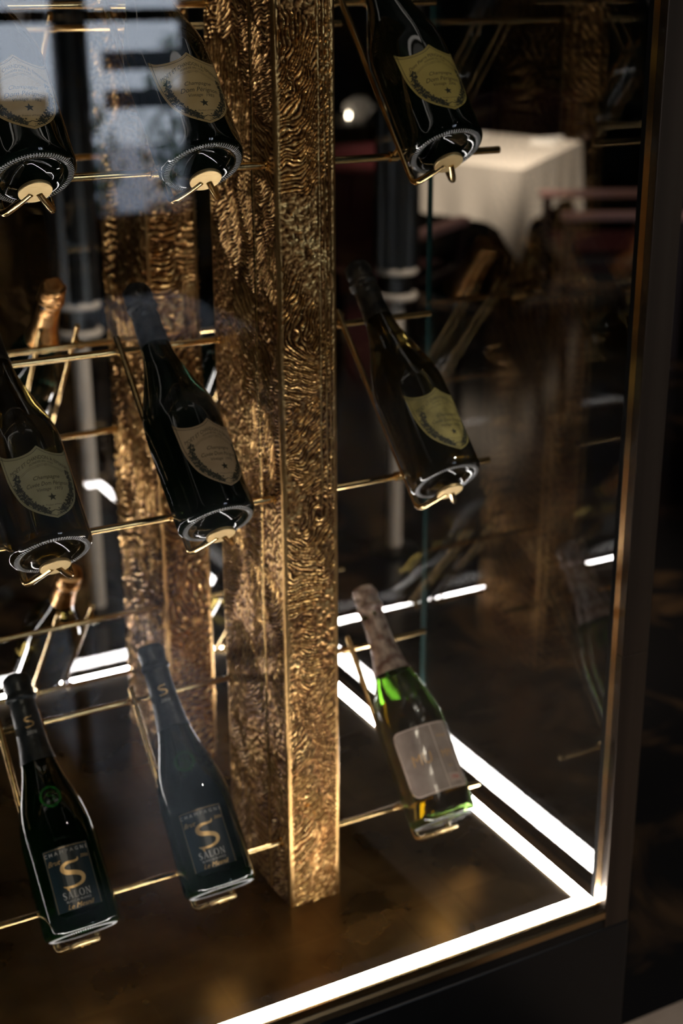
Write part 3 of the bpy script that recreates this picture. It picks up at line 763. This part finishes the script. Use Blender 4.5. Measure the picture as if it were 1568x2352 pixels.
def mumm_label(t, roll, prof):
    sh = Sheet(); u0, u1, v0, v1 = -.050, .046, .0310, .1160
    n_ = 40
    def lo(u): e = min(u-u0, u1-u); return v0 + (.014*(1-math.sqrt(max(0, 1-((.014-e)/.014)**2))) if e < .014 else 0)
    def hi(u): e = min(u-u0, u1-u); return v1 - (.010*(1-math.sqrt(max(0, 1-((.010-e)/.010)**2))) if e < .010 else 0)
    for i in range(n_):
        a = u0+(u1-u0)*i/n_; b2 = u0+(u1-u0)*(i+1)/n_
        sh.poly([(a, lo(a)), (b2, lo(b2)), (b2, hi(b2)), (a, hi(a))])
    L = sh.build('label', [P_BRN], t, roll)
    L['label'] = 'large faded taupe wrap-round label'
    pr = Sheet()
    us = np.linspace(u0+.002, u1-.002, 60)
    pr.line([(u, lo(u)+.0016) for u in us], .0009); pr.line([(u, hi(u)-.0016) for u in us], .0009)
    for uu in (.004, .0295): pr.line([(uu, v0+.002), (uu, v1-.002)], .0010)
    pr.line([(u0+.0022, v0+.015), (u0+.0022, v1-.012)], .0009)
    pr.build('label_print', [CREAML], L, roll)
    pg = Sheet(); pg.text('MU', -.020, .0745, .0200, 0, sx=.95); pg.text('MM', .0165, .0745, .0135, 0, sx=.9); pg.text('Vintage', .0165, .0980, .0060, 0, shear=.3); pg.text('brut', .0165, .0590, .0050, 0)
    pg.build('label_print', [MATS['dull_gold_ink']], L, roll)
    bx = Sheet(); bx.poly([(.0070, .0385), (.0265, .0385), (.0265, .0495), (.0070, .0495)], 0, 1)
    bx.build('vintage_box', [P_PAL], L, roll)
    rd = Sheet(); rd.text('1966', .0168, .0440, .0075, 0, lift=2); rd.build('vintage_print', [REDINK], L, roll)

GRP = 'champagne bottles lying in the front racks'
ZR = [0.0957, 0.5630, 0.9444]
YB0 = 0.1106
PH = [0.849, 0.780, 0.849]
R_ = math.radians
bottle('champagne_bottle', 'dark bottle with yellow shield label dated 2006 right of the pillar, top rack', -.187, YB0, ZR[2], PH[2], glass=DG, foil=FOILD, roll=R_(-2), group=GRP, seed=1,
       lab=dp_label(P_YEL, dict(top='d', name='Dom Pérignon', year='2006'), .0225))
bottle('champagne_bottle', 'dark bottle with stained olive shield label right of the pillar, middle rack', -.1765, YB0, ZR[1], PH[1], glass=AMB, foil=FOILD, roll=R_(9), group=GRP, seed=2,
       lab=dp_label(P_OLD, dict(top='m', name='Cuvée Dom Pérignon', year='1964'), .0185))
bottle('champagne_bottle', 'film wrapped green bottle of amber wine with taupe label, bottom rack at right', -.170, YB0, ZR[0], PH[0], style='plain', glass=CLR, foil=FOILB, roll=R_(-2), group=GRP, seed=3, cap_from=.196,
       lab=mumm_label, shell=True)
bottle('champagne_bottle', 'dark bottle with tan shield label just left of the pillar, top rack', -.4735, YB0, ZR[2], PH[2], glass=DG, foil=FOILD, roll=R_(2), group=GRP, seed=4,
       lab=dp_label(P_TAN, dict(top='m', name='Dom Pérignon', year='1983')))
bottle('champagne_bottle', 'dark bottle with beige shield label dated 1970 left of the pillar, middle rack', -.4715, YB0, ZR[1], PH[1], glass=DG, foil=FOILD, roll=R_(14), group=GRP, seed=5,
       lab=dp_label(P_BEI, dict(top='m', name='Cuvée Dom Pérignon', year='1970'), .0235))
bottle('champagne_bottle', 'black capsuled green bottle with black and gold S label next to the pillar', -.485, YB0, ZR[0], PH[0], style='cuvee', glass=DGG, foil=FOILK, roll=R_(-16), group=GRP, seed=6, cap_from=.205, lab=cuvee_label)
bottle('champagne_bottle', 'dark bottle with greyish shield label dated 1973 at left edge, middle rack', -.658, YB0, ZR[1], PH[1], glass=AMB, foil=FOILD, roll=R_(5), group=GRP, seed=7,
       lab=dp_label(P_GRY, dict(top='m', name='Cuvée Dom Pérignon', year='1973')))
bottle('champagne_bottle', 'dark bottle with tan label under bluish reflections at top left corner', -.648, YB0, ZR[2], PH[2], glass=DG, foil=FOILD, roll=R_(1), group=GRP, seed=8,
       lab=dp_label(P_TAN, dict(top='m', name='Dom Pérignon', year='1982'), .0235))
bottle('champagne_bottle', 'black capsuled green bottle with black and gold S label at bottom left', -.6575, YB0, ZR[0], PH[0], style='cuvee', glass=DGG, foil=FOILK, roll=R_(-7), group=GRP, seed=9, cap_from=.205, lab=cuvee_label)
# back racks, necks pointing to the middle of the cabinet
GB = 'champagne bottles lying in the back racks'
ZRb = [0.105, 0.512, 0.905]
YM = YBk
def back(x, k, label, **kw): return bottle('champagne_bottle', label, x, YM-YB0, ZRb[k], PH[0], flip=True, group=GB, **kw)
back(-.493, 1, 'back bottle with copper gold foil neck behind the left bottles, middle rack', glass=DG, foil=FOILG, seed=11, cap_from=.20)
back(-.50, 0, 'back bottle lying low behind the left green bottle, bottom rack', glass=AMB, foil=FOILG, seed=12)
back(-.50, 2, 'back bottle high behind the tan labelled bottle, top rack', glass=DG, foil=FOILD, seed=13)
back(-.185, 1, 'back bottle with copper foil hidden behind the nearer pillar, middle rack', glass=DG, foil=FOILG, seed=14, cap_from=.20)
back(-.185, 0, 'back bottle behind the nearer pillar seen through the gap, bottom rack', glass=AMB, foil=FOILD, seed=15)
back(-.185, 2, 'back bottle behind the nearer pillar high up, top rack', glass=DG, foil=FOILD, seed=16)

# ------------------------------------------------------------------ brass racks
def rack(label, zl, zu, yl, yu, bottles, ph, flip=False, end=-0.0690, xl=-1.30, pillar_y=(0.1588, 0.3406), group=None):
    t = thing('bottle_rack', label, 'rack', (0, 0, 0), group)
    my = (lambda y: YM-y) if flip else (lambda y: y)
    gaps = (-0.3690, -0.2985)
    for nm, y, z in (('lower', yl, zl), ('upper', yu, zu)):
        bm = bmesh.new()
        if pillar_y[0]+.01 < y < pillar_y[1]-.001 or nm == 'lower':
            add_tube(bm, [(gaps[1], my(y), z), (end, my(y), z)], .0042, 20); add_tube(bm, [(xl, my(y), z), (gaps[0], my(y), z)], .0042, 20)
            for gx in gaps:
                s_ = 1 if gx == gaps[1] else -1
                add_tube(bm, [(gx, my(y), z), (gx+s_*.0035, my(y), z)], .0062, 20)
        else: add_tube(bm, [(xl, my(y), z), (end, my(y), z)], .0042, 20)
        obj('rod', bm, BRASS, t, True)
    d = Vector((0, math.cos(ph), math.sin(ph))); nn = Vector((0, -math.sin(ph), math.cos(ph)))
    for (x, z0) in bottles:
        c = bpy.data.objects.new('cradle', None); COL.objects.link(c); c.parent = t
        c.location = (x, my(YB0), z0); c.rotation_euler = (0, 0, PI if flip else 0); c.empty_display_size = .03
        L = lambda a, n_, s_: Vector((a, 0, 0))+nn*n_+d*s_
        # arms follow the fitted rods: n offset at lower/upper rod
        for sg in (-1, 1):
            A = L(sg*.025, -.0424, .278); 
            pts = [A, L(sg*.025, -.0424, .15), L(sg*.025, -.0424, .0), L(sg*.0248, -.0418, -.0060), L(sg*.0236, -.0390, -.0098), L(sg*.0205, -.0335, -.0110), L(sg*.012, -.0195, -.0112), L(sg*.004, -.0060, -.0112)]
            bm = bmesh.new(); add_tube(bm, pts, .0038, 14)
            o = obj('arm', bm, BRASS, c, True)
            for y, z in ((yl, zl), (yu, zu)):
                bm = bmesh.new(); rel = Vector((0, y-YB0, z-z0)); s_ = rel.dot(d); n_ = rel.dot(nn)
                # collar round the rod and a short stud up to the arm
                p = Vector((sg*.025, rel.y, rel.z))
                add_tube(bm, [p-Vector((.0045, 0, 0)), p+Vector((.0045, 0, 0))], .0058, 16)
                add_tube(bm, [p+nn*.003, L(sg*.025, -.0424, s_)], .0028, 12)
                obj('clamp', bm, BRASS, c, True)
        bm = bmesh.new()
        ctr = L(0, -.003, -.0118)
        ring = []
        X_ = Vector((1, 0, 0))
        for off, r in ((.0022, .0155), (.0022, .0162), (-.0006, .0166), (-.0014, .0160)):
            ring.append([bm.verts.new(ctr+d*off+r*(math.cos(2*PI*k/48)*X_+math.sin(2*PI*k/48)*nn)) for k in range(48)])
        for a, b2 in zip(ring, ring[1:]):
            for k in range(48): bm.faces.new((a[k], a[(k+1) % 48], b2[(k+1) % 48], b2[k]))
        bm.faces.new(ring[0]); bm.faces.new(ring[-1][::-1])
        o = obj('support_disc', bm, DISC, c)
        o['label'] = 'flat satin brass disc pressed to the bottle base'
    return t
YL_, YU_ = 0.1821, 0.3288
rack('front brass rod rack across the cabinet, topmost row', 0.9345, 1.0970, YL_, YU_, [(-.187, ZR[2]), (-.4735, ZR[2]), (-.648, ZR[2])], PH[2])
rack('front brass rod rack across the cabinet, middle row', 0.5531, 0.7131, YL_, YU_, [(-.1765, ZR[1]), (-.4715, ZR[1]), (-.658, ZR[1])], PH[1])
rack('front brass rod rack close above the gilded floor, bottom row', 0.0858, 0.2557, YL_, YU_, [(-.170, ZR[0]), (-.485, ZR[0]), (-.6575, ZR[0])], PH[0])
rack('back brass rod rack behind the pillars, topmost row', 0.895, 1.068, YL_, YU_, [(-.50, ZRb[2]), (-.185, ZRb[2])], PH[0], True)
rack('back brass rod rack behind the pillars, middle row', 0.497, 0.667, YL_, YU_, [(-.493, ZRb[1]), (-.185, ZRb[1])], PH[0], True)
rack('back brass rod rack behind the pillars, bottom row', 0.095, 0.265, YL_, YU_, [(-.50, ZRb[0]), (-.185, ZRb[0])], PH[0], True)

# amber wine inside the film-wrapped bottle + crumpled film
wb = [o for o in bpy.data.objects if o.get('label', '').startswith('film wrapped')][0]
bm = bmesh.new()
inner = [(max(0.0, r-0.0044), z+0.0053) for r, z in fine(DP) if z < 0.175]
add_lathe(bm, [(0, inner[0][1])]+inner[1:]+[(0, inner[-1][1])], 48)
up = Matrix.Rotation(-(PI/2-PH[0]), 4, 'X').inverted() @ Vector((0, 0, 1))
bmesh.ops.bisect_plane(bm, geom=bm.verts[:]+bm.edges[:]+bm.faces[:], plane_co=(0, 0, .138), plane_no=up, clear_outer=True)
eds = [e for e in bm.edges if e.is_boundary]
if eds: bmesh.ops.contextual_create(bm, geom=eds)
obj('wine', bm, WINE, wb, True)
bm = bmesh.new()
pf = [(r+.0004, z) for r, z in fine(DP) if z > .0080 and r > .02 and z < .19]
pf = [(0.030, -.0030), (0.040, -.0020)] + pf
add_lathe(bm, pf, 60)
for v in bm.verts:
    k = abs(noise.noise(v.co*70))*.0010+noise.noise(v.co*190)*.0003; rr_ = math.hypot(v.co.x, v.co.y)
    k += .0012 if v.co.z < .01 else 0
    v.co.x *= 1+k/rr_; v.co.y *= 1+k/rr_
film = obj('plastic_film', bm, FILM, wb, False); film['label'] = 'thin crumpled clear film wrapped round the bottle'

# ------------------------------------------------------------------ restaurant beyond the glass
def onz(x, y, z): return (x, y, z)
tab = thing('dining_table', 'square dining table under the long white cloth behind the cabinet', 'table', (3.55, 5.45, ZF))
N_, R__, B__, L__ = Vector((3.00, 4.47)), Vector((4.08, 5.42)), Vector((3.86, 6.38)), Vector((2.78, 5.43))
bm = bmesh.new(); c0 = Vector((3.55, 5.45))
q = [Vector((*(p-(Vector((3.43, 5.425)))), 0)) for p in (N_, R__, B__, L__)]
tab.location = (3.43, 5.425, ZF)
a = [bm.verts.new(v*.97+Vector((0, 0, .715))) for v in q]; b2 = [bm.verts.new(v*.97+Vector((0, 0, .745))) for v in q]
bm.faces.new(a[::-1]); bm.faces.new(b2)
for i in range(4): bm.faces.new((a[i], a[(i+1) % 4], b2[(i+1) % 4], b2[i]))
obj('table_top', bm, BLACK, tab)
for v in q:
    bm = bmesh.new(); p = v*.85; add_tube(bm, [(p.x, p.y, 0), (p.x, p.y, .714)], .025, 12); obj('leg', bm, BLACK, tab)
# cloth: top plus hanging skirt, longer at the corners
bm = bmesh.new()
zt = .7475
per = []
for i in range(4):
    for k in range(14):
        per.append((q[i].lerp(q[(i+1) % 4], k/14), k/14))
cen = bm.verts.new((0, 0, zt)); top = [bm.verts.new((p.x, p.y, zt)) for p, t_ in per]
rows = [top]
nper = len(per)
for lv in range(1, 9):
    row = []
    for i, (p, t_) in enumerate(per):
        dc = min(t_, 1-t_)*2*0.0+min(t_, 1-t_); drop = .27+.17*math.exp(-(dc/.10)**2)
        nn = p.normalized(); wv = .018*math.sin(i*1.9)+.02*math.exp(-(dc/.1)**2)
        f_ = lv/8
        row.append(bm.verts.new((p.x+nn.x*(wv*f_+.006*f_), p.y+nn.y*(wv*f_+.006*f_), zt-drop*f_)))
    rows.append(row)
for i in range(nper): bm.faces.new((cen, top[i], top[(i+1) % nper]))
for a, b2 in zip(rows, rows[1:]):
    for i in range(nper): bm.faces.new((a[i], b2[i], b2[(i+1) % nper], a[(i+1) % nper]))
o = obj('tablecloth', bm, CLOTH, None, True); o.location = (3.43, 5.425, ZF)
tag(o, 'long white linen cloth draped over the dining table, corner hanging down', 'tablecloth')
# folded napkins and plates
def napkin(x, y, z, s, label, rot=0):
    bm = bmesh.new()
    pts = [(-s, -s*.6, 0), (s, -s*.6, 0), (s, s*.6, 0), (-s, s*.6, 0)]
    vs = [bm.verts.new(p) for p in pts]; tp = [bm.verts.new((p[0]*.94, p[1]*.9, .018+.012*(i % 2))) for i, p in enumerate(pts)]
    bm.faces.new(vs[::-1]); bm.faces.new(tp)
    for i in range(4): bm.faces.new((vs[i], vs[(i+1) % 4], tp[(i+1) % 4], tp[i]))
    o = obj('napkin', bm, NAPKIN, None, bevel=.004); o.location = (x, y, z); o.rotation_euler = (0, 0, rot); tag(o, label, 'napkin')
napkin(3.60, 5.85, ZF+.7478, .13, 'folded white napkin on the far side of the tablecloth', .7)
napkin(3.86, 5.45, ZF+.7478, .12, 'folded white napkin at the right corner of the tablecloth', .7)
mat('dark_chair_wood', (0.035, 0.018, 0.016), 0.5)
def armchair(x, y, rot, label, wood=ROSE, w2=.29):
    t = thing('dining_armchair', label, 'chair', (x, y, ZF), None, (0, 0, rot))
    box('seat', (-w2+.04, -.24, .38), (w2-.04, .24, .47), CHAIR_RED, t, .02)
    box('backrest', (-w2+.03, .215, .50), (w2-.03, .285, .90), CHAIR_RED, t, .02)
    for sx in (-1, 1):
        for sy in (-1, 1):
            bm = bmesh.new(); add_box(bm, (sx*w2-.02, sy*.24-.02, 0), (sx*w2+.02, sy*.24+.02, .62 if sy < 0 else .93)); obj('leg', bm, MATS['dark_chair_wood'], t, bevel=.004)
        bm = bmesh.new(); add_box(bm, (sx*w2-.028, -.28, .62), (sx*w2+.028, .255, .655)); obj('armrest', bm, wood, t, bevel=.006)
        bm = bmesh.new(); add_box(bm, (sx*w2-.012, -.22, .42), (sx*w2+.012, .22, .455)); obj('side_rail', bm, MATS['dark_chair_wood'], t, bevel=.004)
    bm = bmesh.new(); add_box(bm, (-w2, -.255, .40), (w2, -.225, .45)); obj('front_rail', bm, MATS['dark_chair_wood'], t, bevel=.004)
    return t
armchair(3.15, 3.97, math.radians(-118.3), 'dusty rose framed armchair right of the tablecloth corner', w2=.36)
armchair(1.92, 3.99, math.radians(124), 'burgundy armchair with rose arms at the left of the cloth')
armchair(4.85, 7.1, math.radians(-32), 'burgundy armchair standing on the far side of the white table', w2=.42)
# second table far left of it with red bench, glass candle
t2 = thing('side_table', 'small dark side table further back with a candle and white napkin', 'table', (3.60, 7.40, ZF))
box('table_top', (-.45, -.4, .72), (.45, .4, .75), BLACK, t2, .004)
for sx in (-1, 1):
    for sy in (-1, 1): box('leg', (sx*.38-.02, sy*.33-.02, 0), (sx*.38+.02, sy*.33+.02, .7195), BLACK, t2)
ben = thing('banquette', 'long dark red banquette with a rounded rail behind the pillar', 'bench', (2.95, 6.62, ZF))
box('seat', (-.5, -.25, .30), (.5, .20, .46), CHAIR_RED, ben, .03); box('backrest', (-.5, -.29, .465), (.5, -.20, .70), CHAIR_RED, ben, .03); box('base', (-.45, -.22, 0), (.45, .18, .2995), BLACK, ben)
# candle glass and napkin cone on the side table
cd = thing('candle_holder', 'small glass candle holder with a bright flame on the side table', 'candle', (3.50, 7.12, ZF+.7505))
bm = bmesh.new(); add_lathe(bm, [(0, 0), (.035, 0), (.038, .07), (.035, .07), (.032, .006), (0, .006)], 24); obj('glass', bm, GLASS, cd, True)
bm = bmesh.new(); add_lathe(bm, [(0, .0065), (.028, .0065), (.028, .03), (0, .03)], 20); obj('wax', bm, CERAM, cd, True)
bm = bmesh.new(); add_lathe(bm, [(0, .0305), (.007, .040), (.006, .052), (0, .070)], 12); obj('flame', bm, CANDLE, cd, True)
o_ = thing('folded_napkin_fan', 'white napkin folded to a fan beside the candle', 'napkin', (3.60, 7.16, ZF+.7505))
bm = bmesh.new(); top_ = []; bot_ = []
for k in range(9):
    a = -1.1+2.2*k/8; top_.append(bm.verts.new((.13*math.sin(a), .015*(k % 2), .03+.13*math.cos(a)))); bot_.append(bm.verts.new((.02*math.sin(a), .02*(k % 2)-.01, 0)))
for k in range(8): bm.faces.new((bot_[k], bot_[k+1], top_[k+1], top_[k]))
bmesh.ops.solidify(bm, geom=bm.faces[:], thickness=.004)
obj('folds', bm, NAPKIN, o_)

# row of slim pale floor lamps with fluted metal drums, just behind the cabinet
def stand(x, label):
    t = thing('fluted_stand', label, 'stand', (x, 2.14, ZF), 'fluted stands in a row behind the cabinet')
    bm = bmesh.new(); add_lathe(bm, [(0, 0), (.07, 0), (.07, .012), (.02, .02), (0, .02)], 32); obj('base', bm, BLACK, t, True)
    bm = bmesh.new(); add_lathe(bm, [(.021, .0205), (.021, .755), (0, .755), ], 24); add_lathe(bm, [(0, .0205), (.021, .0205)], 24); obj('post', bm, PALE, t, True)
    for z in (.765, .835):
        bm = bmesh.new(); add_lathe(bm, [(.0, z-.009), (.055, z-.009), (.058, z-.004), (.058, z+.004), (.055, z+.009), (0, z+.009)], 40); obj('ring', bm, PALE, t, False)
    bm = bmesh.new(); add_lathe(bm, [(.046, .775), (.046, .825)], 30); obj('collar', bm, DRUM, t, True)
    bm = bmesh.new(); pts = []
    N = 64
    lo_ = []; hi_ = []
    for k in range(N):
        a = 2*PI*k/N; r = .056+.006*math.cos(a*10)
        lo_.append(bm.verts.new((r*math.cos(a), r*math.sin(a), .845))); hi_.append(bm.verts.new((r*math.cos(a), r*math.sin(a), 1.62)))
    for k in range(N): bm.faces.new((lo_[k], lo_[(k+1) % N], hi_[(k+1) % N], hi_[k]))
    bm.faces.new(lo_[::-1]); bm.faces.new(hi_)
    obj('fluted_drum', bm, DRUM, t, True)
stand(.03, 'fluted stand on a pale post seen behind the leftmost bottles')
stand(.485, 'fluted stand on a pale post seen between the two pillars')
stand(.944, 'fluted stand on a pale post seen right of the nearer pillar')

# ------------------------------------------------------------------ ceiling spots of the restaurant, with added fill spots
def downlight(x, y, label, energy, target, spot=0.9, col=(1.0, .80, .62)):
    t = thing('ceiling_spotlight', label, 'lamp', (x, y, ZC))
    bm = bmesh.new(); add_lathe(bm, [(.045, -.002), (.045, -.075), (.038, -.075), (.036, -.01), (0, -.01)], 24); obj('housing', bm, BLACK, t, True)
    lo = lamp('bulb_light', 'SPOT', (x, y, ZC-.08), energy, col, .03, target, spot, .6)
downlight(2.3, 3.2, 'black ceiling spotlight aimed at the white table', 900, (3.3, 5.2, .3), 0.55)
downlight(3.4, 6.9, 'black ceiling spotlight above the far side table', 120, (3.5, 7.2, .3), 0.7)
downlight(1.7, 0.1, 'added ceiling spotlight brightening the pale posts behind the cabinet', 240, (0.6, 2.14, -.35), 0.75)  # unseen lamp added to brighten the lower posts
downlight(2.2, 3.0, 'added ceiling spotlight brightening the armchair by the tablecloth', 55, (2.6, 3.9, -.2), 1.0)  # fill lamp added to bring out the chair arms
downlight(-1.3, -2.0, 'added ceiling spotlight in front of the cabinet lighting the labels', 42, (-.45, .15, .85), 0.7, (1.0, .84, .66))  # unseen lamp added because the bottle labels need light
downlight(0.6, -1.0, 'black ceiling spotlight over the pale floor', 90, (0.5, -.3, -.45), 1.0, (1.0, .88, .76))
